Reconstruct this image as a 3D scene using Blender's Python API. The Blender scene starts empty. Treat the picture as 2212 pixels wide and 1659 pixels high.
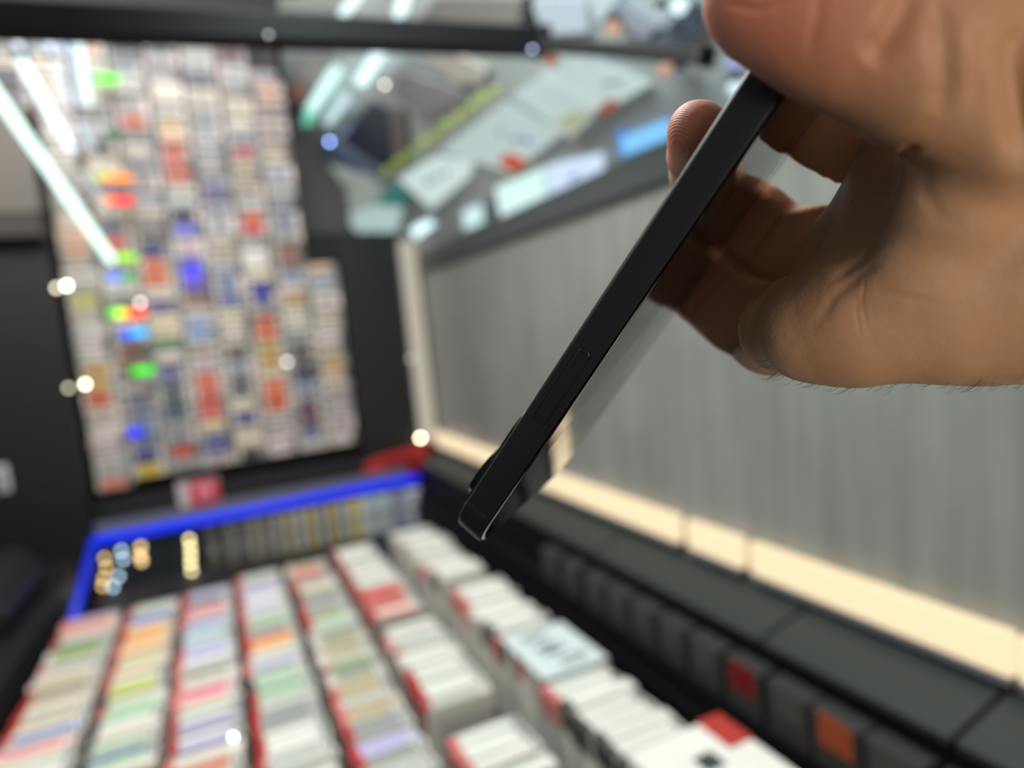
import bpy, bmesh, math, random
import numpy as np
from mathutils import Vector, Matrix

S = bpy.context.scene
COL = S.collection
# ------------------------------------------------------------------ camera
CAMZ = 1.25
F = 1450.0; CX, CY = 1106.0, 829.5
# rows: world axes (X across the counter, Y into the stall, Z up) in camera axes (right, down, forward)
M = np.array([[0.9057323, -0.12958677, 0.40355456],
              [-0.41180023, -0.04362823, 0.91022917],
              [-0.10034729, -0.99060782, -0.09287935]])
cam_d = bpy.data.cameras.new('camera')
cam = bpy.data.objects.new('camera', cam_d); COL.objects.link(cam)
r_, u_, b_ = M[:, 0], -M[:, 1], -M[:, 2]
cam.matrix_world = Matrix(((r_[0], u_[0], b_[0], 0), (r_[1], u_[1], b_[1], 0), (r_[2], u_[2], b_[2], CAMZ), (0, 0, 0, 1)))
cam_d.sensor_width = 36.0
cam_d.lens = F / 2212 * 36.0
cam_d.clip_start = 0.01
cam_d.dof.use_dof = True
cam_d.dof.focus_distance = 0.158
cam_d.dof.aperture_fstop = 5.3
S.camera = cam

def c2w(p):                       # camera millimetres (right, down, forward) -> world metres
    w = M @ (np.asarray(p, float) * 0.001)
    return Vector((w[0], w[1], w[2] + CAMZ))
def px(x, y, z):                  # pixel + depth in mm -> camera mm
    return np.array([(x - CX) * z / F, (y - CY) * z / F, z])
def ray(x, y):
    return M @ np.array([x - CX, y - CY, F])
def hit(x, y, ax, val):
    d = ray(x, y); v = val - (CAMZ if ax == 2 else 0)
    p = d * (v / d[ax]); return Vector((p[0], p[1], p[2] + CAMZ))
def topx(p):                      # world -> pixel
    c = M.T @ np.array([p[0], p[1], p[2] - CAMZ]); return CX + F * c[0] / c[2], CY + F * c[1] / c[2]

# ------------------------------------------------------------------ light
S.view_settings.view_transform = 'Standard'; S.view_settings.look = 'None'
S.view_settings.gamma = 1.0; S.view_settings.use_curve_mapping = False
S.view_settings.exposure = 0.0
W = bpy.data.worlds.new('world'); S.world = W; W.use_nodes = True
W.node_tree.nodes['Background'].inputs[0].default_value = (0.72, 0.86, 0.90, 1)
W.node_tree.nodes['Background'].inputs[1].default_value = 0.14

def area(name, loc, target, size, size_y, power, color):
    l = bpy.data.lights.new(name, 'AREA'); l.shape = 'RECTANGLE'; l.size = size; l.size_y = size_y
    l.energy = power; l.color = color
    o = bpy.data.objects.new(name, l); COL.objects.link(o); o.location = loc
    d = Vector(target) - Vector(loc); o.rotation_euler = d.to_track_quat('-Z', 'Y').to_euler()
    return o
area('counter_fill_light', (-0.05, 0.95, 2.2), (0.05, 1.3, 0.9), 0.9, 0.6, 22, (1.0, 0.98, 0.94))  # unseen area light added above the counter to brighten the trays
area('wall_wash_lamp', (0.12, 0.50, 1.80), (0.56, 0.46, 1.32), 0.5, 0.16, 5.2, (0.90, 1.0, 1.0))
area('rack_fill_light', (-1.0, 0.7, 2.1), (0.2, 1.85, 1.35), 0.8, 0.5, 8, (1.0, 0.95, 0.90))  # unseen fill added to brighten the rack and canopy
area('warm_key_light', (0.04, -0.50, 1.13), (0.10, 0.12, 1.25), 0.16, 0.16, 2.3, (1.0, 0.86, 0.68))  # added key light behind the camera, placed for the shading on the hand

# ------------------------------------------------------------------ materials
def lin(c): return tuple((v / 12.92 if v <= 0.04045 else ((v + 0.055) / 1.055) ** 2.4) for v in [x / 255 for x in c]) + (1,)
_mc = {}
def mat(name, rgb, rough=0.6, metal=0.0, spec=0.5, var=0.06, scale=40, bump=0.0, coat=0.0):
    if name in _mc: return _mc[name]
    m = bpy.data.materials.new(name); m.use_nodes = True; n = m.node_tree.nodes; l = m.node_tree.links
    b = n['Principled BSDF']; c = lin(rgb)
    tc = n.new('ShaderNodeTexCoord'); nz = n.new('ShaderNodeTexNoise'); nz.inputs['Scale'].default_value = scale
    nz.inputs['Detail'].default_value = 3; l.new(tc.outputs['Object'], nz.inputs['Vector'])
    mx = n.new('ShaderNodeMix'); mx.data_type = 'RGBA'
    mx.inputs['A'].default_value = tuple(v * (1 - var) for v in c[:3]) + (1,)
    mx.inputs['B'].default_value = tuple(min(1, v * (1 + var)) for v in c[:3]) + (1,)
    l.new(nz.outputs['Fac'], mx.inputs['Factor']); l.new(mx.outputs['Result'], b.inputs['Base Color'])
    b.inputs['Roughness'].default_value = rough; b.inputs['Metallic'].default_value = metal
    b.inputs['Specular IOR Level'].default_value = spec; b.inputs['Coat Weight'].default_value = coat
    if bump:
        bp = n.new('ShaderNodeBump'); bp.inputs['Strength'].default_value = bump; bp.inputs['Distance'].default_value = 0.001
        l.new(nz.outputs['Fac'], bp.inputs['Height']); l.new(bp.outputs['Normal'], b.inputs['Normal'])
    _mc[name] = m; return m
def emit(name, rgb, strength):
    if name in _mc: return _mc[name]
    m = bpy.data.materials.new(name); m.use_nodes = True; n = m.node_tree.nodes; l = m.node_tree.links
    b = n['Principled BSDF']; c = lin(rgb)
    b.inputs['Base Color'].default_value = tuple(v * .12 for v in c[:3]) + (1,); b.inputs['Emission Color'].default_value = c
    b.inputs['Emission Strength'].default_value = strength; b.inputs['Roughness'].default_value = 0.5
    _mc[name] = m; return m
def steel_mat():
    m = bpy.data.materials.new('brushed_grey_panel'); m.use_nodes = True; n = m.node_tree.nodes; l = m.node_tree.links
    b = n['Principled BSDF']
    tc = n.new('ShaderNodeTexCoord'); mp = n.new('ShaderNodeMapping'); mp.inputs['Scale'].default_value = (1, 24, 1.6)
    nz = n.new('ShaderNodeTexNoise'); nz.inputs['Scale'].default_value = 2.2; nz.inputs['Detail'].default_value = 4
    n2 = n.new('ShaderNodeTexNoise'); n2.inputs['Scale'].default_value = 5; n2.inputs['Detail'].default_value = 3
    l.new(tc.outputs['Object'], mp.inputs['Vector']); l.new(mp.outputs['Vector'], nz.inputs['Vector']); l.new(tc.outputs['Object'], n2.inputs['Vector'])
    ad = n.new('ShaderNodeMath'); ad.operation = 'ADD'; l.new(nz.outputs['Fac'], ad.inputs[0]); l.new(n2.outputs['Fac'], ad.inputs[1])
    cr = n.new('ShaderNodeValToRGB'); cr.color_ramp.elements[0].position = 0.3; cr.color_ramp.elements[1].position = 0.7
    cr.color_ramp.elements[0].color = lin((126, 127, 123)); cr.color_ramp.elements[1].color = lin((154, 157, 152))
    ml = n.new('ShaderNodeMath'); ml.operation = 'MULTIPLY'; ml.inputs[1].default_value = 0.5
    l.new(ad.outputs[0], ml.inputs[0]); l.new(ml.outputs[0], cr.inputs['Fac']); l.new(cr.outputs['Color'], b.inputs['Base Color'])
    b.inputs['Metallic'].default_value = 0.25; b.inputs['Roughness'].default_value = 0.42
    return m
BLACK = mat('black_laminate', (22, 22, 25), 0.45)
DARK = mat('dark_metal', (7, 7, 9), 0.6, spec=.25)
GREY = mat('grey_metal', (120, 122, 132), 0.4, 0.3)
WHITE = mat('white_card', (226, 226, 220), 0.6)
STEEL = steel_mat()

# ------------------------------------------------------------------ mesh helpers
def add_box(bm, lo, hi, bev=0.0, mi=0):
    v = [bm.verts.new((x, y, z)) for x in (lo[0], hi[0]) for y in (lo[1], hi[1]) for z in (lo[2], hi[2])]
    fs = [bm.faces.new([v[i] for i in q]) for q in ((0, 1, 3, 2), (4, 6, 7, 5), (0, 4, 5, 1), (2, 3, 7, 6), (0, 2, 6, 4), (1, 5, 7, 3))]
    for f in fs: f.material_index = mi
    if bev:
        es = list({e for f in fs for e in f.edges})
        bmesh.ops.bevel(bm, geom=es, offset=bev, segments=2, affect='EDGES', profile=0.6)
def add_tube(bm, p0, p1, r, seg=12, r1=None):
    p0, p1 = Vector(p0), Vector(p1); d = p1 - p0; q = d.to_track_quat('Z', 'Y')
    r1 = r if r1 is None else r1; rings = []
    for p, rr in ((p0, r), (p1, r1)):
        rings.append([bm.verts.new(p + q @ Vector((math.cos(a) * rr, math.sin(a) * rr, 0))) for a in [2 * math.pi * k / seg for k in range(seg)]])
    for k in range(seg): bm.faces.new((rings[0][k], rings[0][(k + 1) % seg], rings[1][(k + 1) % seg], rings[1][k]))
    bm.faces.new(rings[0][::-1]); bm.faces.new(rings[1])
def add_prism(bm, pts, d):        # polygon pts (Vectors) thickened by vector d
    a = [bm.verts.new(p) for p in pts]; b = [bm.verts.new(Vector(p) + Vector(d)) for p in pts]; n = len(pts)
    bm.faces.new(a); bm.faces.new(b[::-1])
    for k in range(n): bm.faces.new((a[k], b[k], b[(k + 1) % n], a[(k + 1) % n]))
def add_ball(bm, c, r, sc=(1, 1, 1)):
    bmesh.ops.create_uvsphere(bm, u_segments=14, v_segments=9, radius=r, matrix=Matrix.Translation(c) @ Matrix.Diagonal((*sc, 1)))
def obj(name, bm, m, parent=None, smooth=False):
    bmesh.ops.recalc_face_normals(bm, faces=bm.faces)
    me = bpy.data.meshes.new(name); bm.to_mesh(me); bm.free()
    if smooth:
        for p in me.polygons: p.use_smooth = True
    for mm in (m if isinstance(m, (list, tuple)) else [m]): me.materials.append(mm)
    o = bpy.data.objects.new(name, me); COL.objects.link(o)
    if parent: o.parent = parent
    return o
def box(name, lo, hi, m, parent=None, bev=0.0):
    bm = bmesh.new(); add_box(bm, lo, hi, bev); return obj(name, bm, m, parent)
def empty(name, loc=(0, 0, 0)):
    o = bpy.data.objects.new(name, None); COL.objects.link(o); o.location = loc; o.empty_display_size = 0.02; return o
def tag(o, label, cat, group=None, kind=None):
    o['label'] = label; o['category'] = cat
    if group: o['group'] = group
    if kind: o['kind'] = kind
    return o
def struct(o): o['kind'] = 'structure'; return o
def Z(v): return v + CAMZ

# ================================================================== SETTING
YG = 1.85; XW = 0.567
struct(box('floor', (-3.0, -1.5, -0.02), (3.0, 4.0, 0.0), mat('grey_floor', (90, 90, 88), 0.3)))
struct(box('ceiling', (-3.0, 0.35, 2.75), (3.0, 4.0, 2.8), mat('dark_ceiling', (60, 66, 70), 0.7)))
struct(box('wall_back', (-3.0, 3.4, 0.0), (3.0, 3.5, 2.75), mat('grey_back_wall', (84, 90, 92), 0.7)))
struct(box('wall_left', (-1.65, 0.9, 0.0), (-1.6, 3.4, 2.75), mat('dark_side_wall', (40, 40, 42), 0.6)))
struct(box('wall_right', (XW, -0.3, Z(-0.40)), (XW + 0.04, YG + 0.1, Z(0.175)), STEEL))
struct(box('trim_1', (XW - 0.012, -0.3, Z(0.16)), (XW + 0.06, YG, Z(0.205)), mat('trim_grey', (74, 80, 80), 0.4, 0.3)))

# warm light strip at the foot of the grey wall: separate tubes butted end to end in a channel
WARM = emit('warm_diffuser', (255, 231, 190), 1.0)
ys = [-0.28, 0.02, 0.33, 0.66, 0.80, 0.815, 1.15, 1.50, 1.80]
segs = [(-0.28, 0.31), (0.315, 0.60), (0.615, 0.715), (0.735, 1.20), (1.21, 1.81)]
names = ['nearest segment, at the right edge of the photo', 'second segment from the near end', 'short segment between two dark joints',
         'long segment just beyond the joints', 'farthest segment, behind the phone']
for (a, b), nm in zip(segs, names):
    r = empty('light_strip', (XW - 0.012, (a + b) / 2, Z(-0.306))); h = (b - a) / 2
    tag(r, 'warm light strip under the grey wall, ' + nm, 'light', 'warm light strips along the grey wall')
    bm = bmesh.new(); add_box(bm, (-0.006, -h, -0.019), (0.006, h, 0.019), 0.003); obj('diffuser', bm, WARM, r)
    bm = bmesh.new(); add_box(bm, (-0.006, -h, -0.026), (0.010, h, -0.020)); obj('channel', bm, GREY, r)
# vertical strip in the corner
r = empty('corner_light_strip', (0.532, YG - 0.03, Z(-0.31)))
tag(r, 'pale upright light strip in the corner where black panel meets grey wall', 'light')
bm = bmesh.new(); add_box(bm, (-0.020, -0.008, 0), (0.024, 0.008, 0.56), 0.003)
obj('diffuser', bm, emit('corner_diffuser', (216, 208, 188), 0.62), r)
bm = bmesh.new(); add_box(bm, (-0.024, 0.009, 0), (0.026, 0.02, 0.56)); obj('channel', bm, GREY, r)

# ledge between wall and counter: dark glass panels resting on a frame
GLASSD = mat('smoked_glass', (42, 48, 47), 0.5, 0.0, 0.35)
LP = [(-0.25, 0.32), (0.325, 0.52), (0.525, 0.86), (0.865, 1.30), (1.305, 1.79)]
LN = ['nearest the camera', 'bearing a faint ring mark', 'beside the tall white boxes', 'beyond the phone tip', 'at the far corner']
for (a, b), nm in zip(LP, LN):
    bm = bmesh.new()
    pts = [Vector((XW - 0.003, a, Z(-0.338))), Vector((0.486, a, Z(-0.358))), Vector((0.486, a, Z(-0.364))), Vector((XW - 0.003, a, Z(-0.344)))]
    add_prism(bm, pts, (0, b - a, 0))
    tag(obj('glass_shelf_panel', bm, GLASSD), 'smoked glass panel of the sloping ledge under the wall, ' + nm, 'glass panel', 'smoked glass ledge panels')
bm = bmesh.new()
add_box(bm, (0.492, -0.3, Z(-0.40)), (XW, YG - 0.04, Z(-0.372))); add_box(bm, (0.4555, -0.3, 0), (0.4615, YG - 0.04, Z(-0.47)))
add_box(bm, (0.4615, -0.3, Z(-0.47)), (0.488, YG - 0.04, Z(-0.437))); add_box(bm, (0.4885, -0.3, Z(-0.47)), (0.494, YG - 0.04, Z(-0.39)))
tag(obj('ledge_rail', bm, DARK), 'black rail carrying the sloping smoked glass ledge', 'rail')

# counter body with sunken tray
cr = empty('display_counter', (0, 1.0, 0)); tag(cr, 'black shop counter sunken to hold rows of slim boxes', 'counter')
C0 = (0, -1.0, 0)
def cbox(n, lo, hi, m): return box(n, (lo[0], lo[1] - 1.0, lo[2]), (hi[0], hi[1] - 1.0, hi[2]), m, cr)
cbox('base', (-0.62, -0.3, 0.0), (0.454, 1.79, Z(-0.56)), BLACK)
cbox('tray_bottom', (-0.30, 0.2, Z(-0.559)), (0.454, 1.79, Z(-0.525)), mat('tray_black', (24, 24, 26), 0.6))
bm = bmesh.new(); add_box(bm, (-0.62, -1.3, Z(-0.56)), (-0.325, 0.79, Z(-0.435)), 0.004)
obj('left_ledge', bm, BLACK, cr)
cbox('far_wall', (-0.29, 1.79, 0), (0.454, 1.794, Z(-0.42)), mat('well_glass', (62, 70, 74), 0.12, 0.7, coat=0.3))
cbox('metal_lip', (-0.29, 1.796, Z(-0.42)), (0.454, 1.80, Z(-0.368)), GREY)

# blue LED edging: far run and left run
BLUE = emit('blue_led', (2, 48, 255), 1.15)
bm = bmesh.new(); add_tube(bm, (-0.292, 1.78, Z(-0.404)), (0.472, 1.78, Z(-0.402)), 0.0095)
add_ball(bm, (-0.292, 1.78, Z(-0.404)), 0.0095); add_ball(bm, (0.472, 1.78, Z(-0.402)), 0.0095)
t = obj('led_tube', bm, BLUE, smooth=True)
tag(t, 'glowing blue LED tube running across the far edge of the counter', 'light')
bm = bmesh.new(); add_tube(bm, (-0.294, 1.765, Z(-0.409)), (-0.268, 1.33, Z(-0.43)), 0.009); add_ball(bm, (-0.268, 1.33, Z(-0.43)), 0.009)
t = obj('led_tube', bm, emit('blue_led_dim', (20, 50, 225), 0.75), smooth=True)
tag(t, 'dimmer blue LED tube running down the left side of the counter', 'light')
bm = bmesh.new(); add_tube(bm, (0.492, 1.79, Z(-0.395)), (0.515, 1.77, Z(-0.385)), 0.009)  # glowing stub stands for the blue haze reflected at the corner
t = obj('led_tube', bm, emit('blue_led_dim', (20, 50, 225), 0.75), smooth=True)
tag(t, 'short dim blue LED reflection by the corner light strip', 'light')

# glass back of the counter well
rnd = random.Random(4)

# slim packets standing on end behind the boxes, below the LED
packs = [(-0.05, (96, 92, 84)), (-0.012, (120, 116, 104)), (0.018, (104, 100, 96)), (0.045, (140, 134, 116)), (0.072, (128, 124, 112)), (0.10, (150, 150, 140)), (0.128, (172, 160, 120)), (0.155, (168, 172, 170)), (0.182, (186, 165, 105)), (0.208, (150, 160, 165)),
         (0.236, (190, 170, 110)), (0.264, (165, 175, 178)), (0.295, (196, 176, 110)), (0.33, (182, 198, 200)), (0.372, (186, 200, 205)),
         (0.414, (150, 155, 175)), (0.456, (205, 210, 225))]
pn = ['dusky brown', 'dull olive', 'dim taupe', 'faded khaki', 'ash brown', 'dull grey', 'tan', 'silver', 'mustard', 'blue grey', 'golden', 'pale steel', 'yellow', 'icy', 'pale blue', 'lavender', 'bluish white']
for (x, c), nm in zip(packs, pn):
    w = 0.011 if x < 0.29 else 0.018
    r = empty('packet', (x, 1.768, Z(-0.524)))
    tag(r, nm + ' upright packet standing below the blue LED tube', 'packet', 'upright packets below the LED')
    bm = bmesh.new(); add_box(bm, (-w, -0.012, 0), (w, 0.012, 0.098), 0.003)
    obj('sleeve', bm, mat('packet_' + nm.replace(' ', '_'), c, 0.4), r)
    bm = bmesh.new(); add_box(bm, (-w * .6, -0.0135, 0.035), (w * .6, -0.0125, 0.06)); obj('sticker', bm, mat('packet_sticker', (150, 150, 150), .5), r)

# lamp reflections in the well glass at the left, built as glowing bulbs
BULB = emit('bulb_warm', (255, 236, 175), 6.0); BULBW = emit('bulb_amber', (252, 214, 150), 4.2); BULBC = emit('bulb_cool', (200, 230, 255), 4.5)
def bulb(x, y, Y, m, label, r=0.005, group=None):
    p = hit(x, y, 1, Y - .02); o = empty('lamp_reflection', p); tag(o, label, 'lamp', group)
    bm = bmesh.new(); add_ball(bm, (0, 0, 0), r); obj('bulb', bm, m, o, True)
    bm = bmesh.new(); add_tube(bm, (0, r * .6, 0), (0, r * 2.2, 0), r * .55, 8); obj('socket', bm, DARK, o)
    return o
ordn = ['topmost', 'second from top', 'third from top', 'fourth from top', 'fifth from top', 'sixth from top', 'lowest']
for k, (x, y) in enumerate([(409, 1166), (411, 1183), (412, 1200), (412, 1217), (414, 1234), (416, 1246)]):
    bulb(x, y, 1.80, BULB, 'tiny reflected warm bulb in the brightest column below the blue tube, ' + ordn[k], 0.0055, 'reflected warm bulbs in the bright column')
for k, (x, y) in enumerate([(304, 1182), (303, 1200), (306, 1212)]):
    bulb(x, y, 1.80, BULBW, 'tiny reflected yellow bulb in the second column from the counter corner, ' + ordn[k], 0.006, 'reflected yellow bulbs')
for k, (x, y) in enumerate([(226, 1206), (230, 1226), (224, 1250), (222, 1266)]):
    bulb(x, y, 1.79, BULBW, 'tiny reflected amber bulb beside the left blue tube, ' + ordn[k], 0.005, 'reflected amber bulbs')
for k, (x, y) in enumerate([(262, 1190), (266, 1208), (256, 1245), (244, 1268), (236, 1290), (230, 1310)]):
    bulb(x, y, 1.785, BULBC, 'tiny reflected cool white bulb in the slanting column near the corner, ' + ordn[k], 0.005, 'reflected cool bulbs')

# ================================================================== TRAY BOXES
PAL = {'white': (214, 216, 208), 'pale grey': (178, 182, 176), 'grey': (140, 144, 142), 'cream': (216, 208, 186), 'peach': (226, 186, 140),
       'orange': (226, 160, 80), 'pink': (222, 120, 140), 'coral': (206, 110, 90), 'lilac': (176, 172, 208), 'blue': (84, 104, 186),
       'pale blue': (176, 204, 208), 'mint': (164, 196, 168), 'lime': (186, 196, 90), 'leaf green': (122, 152, 84), 'olive': (150, 152, 120),
       'dark slate': (70, 72, 88), 'red': (200, 44, 36), 'tan': (176, 160, 128), 'yellow': (222, 200, 80), 'dark grey': (66, 68, 70)}
PM = {}
def pmat(k):
    if k in PM: return PM[k]
    PM[k] = mat('label_' + k.replace(' ', '_'), PAL[k], 0.45, var=0.10, scale=90); return PM[k]
TRAYC = [(200, 1352, 'coral', 16), (190, 1400, 'leaf green', 18), (150, 1510, 'tan', 14), (150, 1580, 'blue', 12), (110, 1625, 'pink', 12), (220, 1335, 'lilac', 10),
         (320, 1335, 'blue', 9), (310, 1362, 'orange', 16), (305, 1400, 'peach', 20), (300, 1450, 'peach', 14), (300, 1478, 'lime', 14), (295, 1530, 'mint', 36), (290, 1625, 'blue', 14),
         (430, 1300, 'dark slate', 8), (440, 1325, 'pink', 10), (440, 1342, 'blue', 7), (440, 1370, 'pale blue', 18), (440, 1410, 'lilac', 12), (440, 1447, 'dark slate', 7), (455, 1495, 'pink', 26), (460, 1535, 'mint', 14), (480, 1650, 'coral', 14),
         (540, 1275, 'lilac', 14), (550, 1310, 'lilac', 14), (560, 1345, 'mint', 10), (570, 1372, 'coral', 7), (580, 1392, 'orange', 16), (590, 1430, 'lilac', 10), (600, 1475, 'mint', 34), (620, 1530, 'grey', 18), (640, 1600, 'white', 40),
         (690, 1235, 'coral', 16), (690, 1270, 'cream', 12), (700, 1300, 'grey', 18), (710, 1340, 'mint', 12), (730, 1375, 'olive', 16), (750, 1410, 'tan', 12), (760, 1440, 'leaf green', 7), (780, 1480, 'tan', 12), (790, 1530, 'leaf green', 8), (820, 1600, 'lilac', 30), (800, 1560, 'grey', 16),
         (870, 1290, 'red', 22), (880, 1330, 'coral', 12)]
def pick(x, y, rng, base):
    best = None
    for (a, b, c, rr) in TRAYC:
        if abs(x - a) < 75 and abs(y - b) < rr * 0.8 and (best is None or abs(y - b) < best[0]): best = (abs(y - b), c)
    return best[1] if best else rng.choice(base)
def proto_box(w, d, h):
    bm = bmesh.new(); add_box(bm, (-w / 2, -d / 2, 0), (w / 2, d / 2, h), 0.0008)
    b = obj('carton', bm, WHITE); bm = bmesh.new()
    add_box(bm, (-w / 2 + .009, -d / 2 + .0012, h), (w / 2 - .012, d / 2 - .0012, h + .0005)); lb = obj('top_label', bm, WHITE)
    bm = bmesh.new(); add_box(bm, (w / 2 - .009, -d / 2 + .002, h), (w / 2 - .003, d / 2 - .002, h + .0004)); pr = obj('print_line', bm, mat('print_grey', (120, 122, 124), .6))
    bm = bmesh.new(); add_box(bm, (-w / 2 - .0012, -d / 2 + .001, h - .026), (-w / 2, d / 2 - .001, h + .0012)); add_box(bm, (-w / 2, -d / 2 + .001, h), (-w / 2 + .008, d / 2 - .001, h + .0014)); rd = obj('seal', bm, WHITE)
    return b, lb, pr, rd
def nth(k):
    t = ['', 'first', 'second', 'third', 'fourth', 'fifth', 'sixth', 'seventh', 'eighth', 'ninth', 'tenth', 'eleventh', 'twelfth', 'thirteenth', 'fourteenth', 'fifteenth',
         'sixteenth', 'seventeenth', 'eighteenth', 'nineteenth', 'twentieth']
    tens = {20: 'twenty', 30: 'thirty', 40: 'forty', 50: 'fifty'}
    if k <= 20: return t[k]
    a = k // 10 * 10; return {30: 'thirtieth', 40: 'fortieth', 50: 'fiftieth'}[k] if k % 10 == 0 else tens[a] + '-' + t[k - a]
REDM = mat('red_seal', (170, 44, 38), 0.5); WSEAL = mat('white_seal', (205, 198, 192), 0.5); KSEAL = mat('dark_seal', (60, 58, 58), 0.5); PKSEAL = mat('rose_seal', (200, 110, 105), .5)
def copy_box(parts, name, loc, mats, rz=0.0):
    r = empty(name, loc); r.rotation_euler = (0, 0, rz)
    for p, m in zip(parts, mats):
        if m is None: continue
        c = p.copy(); COL.objects.link(c); c.parent = r; c.material_slots[0].link = 'OBJECT'; c.material_slots[0].material = m
    return r
cols = [('leftmost', -0.277, -0.195, 0.84, 1.33, -0.43, ['white', 'pale grey', 'grey', 'cream', 'tan']),
        ('second', -0.182, -0.108, 0.80, 1.33, -0.43, ['cream', 'peach', 'mint', 'white']),
        ('third', -0.095, -0.020, 0.74, 1.33, -0.425, ['white', 'pale grey', 'cream', 'lilac']),
        ('fourth', -0.008, 0.066, 0.66, 1.35, -0.425, ['white', 'pale grey', 'grey']),
        ('fifth', 0.080, 0.150, 0.62, 1.34, -0.42, ['pale grey', 'olive', 'grey', 'tan']),
        ('sixth', 0.168, 0.246, 0.55, 1.36, -0.415, ['white', 'white', 'pale grey']),
        ('seventh', 0.292, 0.376, 0.42, 1.36, -0.41, ['white', 'white', 'white'])]
CARD = [mat('card_a', (206, 206, 198), .55), mat('card_b', (180, 182, 178), .55), mat('card_c', (222, 220, 212), .55)]
protos = {}
rng = random.Random(11)
gaps = {'sixth': [(0.633, 0.70), (0.92, 0.965)], 'fifth': [], 'seventh': [(0.985, 1.03)], 'fourth': []}
for cn, x0, x1, ya, yb, ztop, base in cols:
    w = x1 - x0; pitch = 0.0178 if cn != 'seventh' else 0.021
    key = round(w, 3); ht = (ztop + .525)
    P = proto_box(w, pitch - 0.0012, ht); n = 0; y = yb
    while y > ya:
        y -= pitch
        if any(a < y < b for a, b in gaps.get(cn, [])): continue
        n += 1
        X = (x0 + x1) / 2 + rng.uniform(-.0025, .0025)
        q = topx((X, y, Z(ztop))); c = pick(q[0], q[1], rng, base)
        dz = rng.choice([0, 0, 0, -.004, .003])
        if cn == 'seventh': X += {0: 0, 1: .004, 2: -.002}[(n // 4) % 3]
        if n == 1 or rng.random() < .42: seal = rng.choice([REDM, REDM, REDM, PKSEAL, WSEAL, KSEAL] if cn not in ('seventh',) else [WSEAL, REDM, WSEAL, PKSEAL, KSEAL])
        r = copy_box(P, 'slim_box', (X, y, Z(-.525) + 0.0005), [rng.choice(CARD), pmat(c), mat('print_grey', (120, 122, 124), .6) if rng.random() < .6 else pmat(c), seal], rng.uniform(-.02, .02))
        r.scale = (1, 1, 1 + dz / ht)
        tag(r, f'{c}-topped slim box, {nth(n)} from the back in the {cn} column of the counter', 'box', 'slim boxes packed in the counter')
    for p in P: bpy.data.objects.remove(p)
# handwritten ovals on the pale lid over seventh column
lid = box('card_divider', (0.292, 0.655, Z(-.4035)), (0.378, 0.772, Z(-.4015)), mat('lid_blue_white', (196, 208, 210), .5), bev=.0008)
tag(lid, 'pale blue-white card with dark handwriting lying over the rightmost boxes', 'card')
INK = mat('ink', (60, 74, 80), .6); bm = bmesh.new()
def oval(cx_, cy_, a, b, th, t0=0, t1=360):
    prev = None
    for k in range(25):
        u = math.radians(t0 + (t1 - t0) * k / 24); ex, ey = a * math.cos(u), b * math.sin(u)
        p = (cx_ + ex * math.cos(th) - ey * math.sin(th), cy_ + ex * math.sin(th) + ey * math.cos(th), Z(-.4012))
        if prev: add_tube(bm, prev, p, .0015, 6)
        prev = p
oval(.328, .752, .017, .005, .1); oval(.332, .722, .017, .003, .15, 60, 330); oval(.334, .705, .015, .003, .1, 0, 300); oval(.344, .678, .017, .006, .1)
obj('handwriting', bm, INK, lid)
# big white box with a red cap at the near end
r = empty('phone_box', (0.372, 0.492, Z(-.41))); tag(r, 'white box with black mark and red corner, front of rightmost column', 'box')
r.location = (0.338, 0.425, Z(-.405))
bm = bmesh.new(); add_box(bm, (-0.052, -0.055, 0), (0.052, 0.055, 0.02), .003); obj('lid', bm, CARD[2], r)
bm = bmesh.new(); add_box(bm, (0.026, 0.012, 0.0195), (0.0525, 0.0558, 0.0215), .001); obj('corner_band', bm, REDM, r)
bm = bmesh.new(); add_box(bm, (-0.01, -0.002, 0.02), (0.01, 0.018, 0.0206), .0005); obj('printed_mark', bm, mat('print_black', (50, 60, 60), .5), r)
# boxes behind the smoked glass trench, colours darkened for the shade there
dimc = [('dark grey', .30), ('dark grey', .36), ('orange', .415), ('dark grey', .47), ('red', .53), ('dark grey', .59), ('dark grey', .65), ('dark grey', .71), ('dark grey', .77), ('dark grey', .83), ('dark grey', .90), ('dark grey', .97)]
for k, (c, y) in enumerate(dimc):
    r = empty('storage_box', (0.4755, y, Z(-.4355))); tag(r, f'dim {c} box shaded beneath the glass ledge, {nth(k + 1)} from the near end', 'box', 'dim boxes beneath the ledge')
    bm = bmesh.new(); add_box(bm, (-.0115, -.026, .0), (.0115, .026, .054), .002); obj('carton', bm, mat('shaded_card', (48, 49, 48), .6), r)
    bm = bmesh.new(); add_box(bm, (-.0118, -.018, .022), (-.0113, .018, .0545)); obj('label_strip', bm, {'red': mat('deep_red', (110, 20, 22), .5), 'orange': mat('rust', (150, 70, 40), .5)}.get(c, mat('shaded_label', (66, 66, 64), .6)), r)

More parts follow.
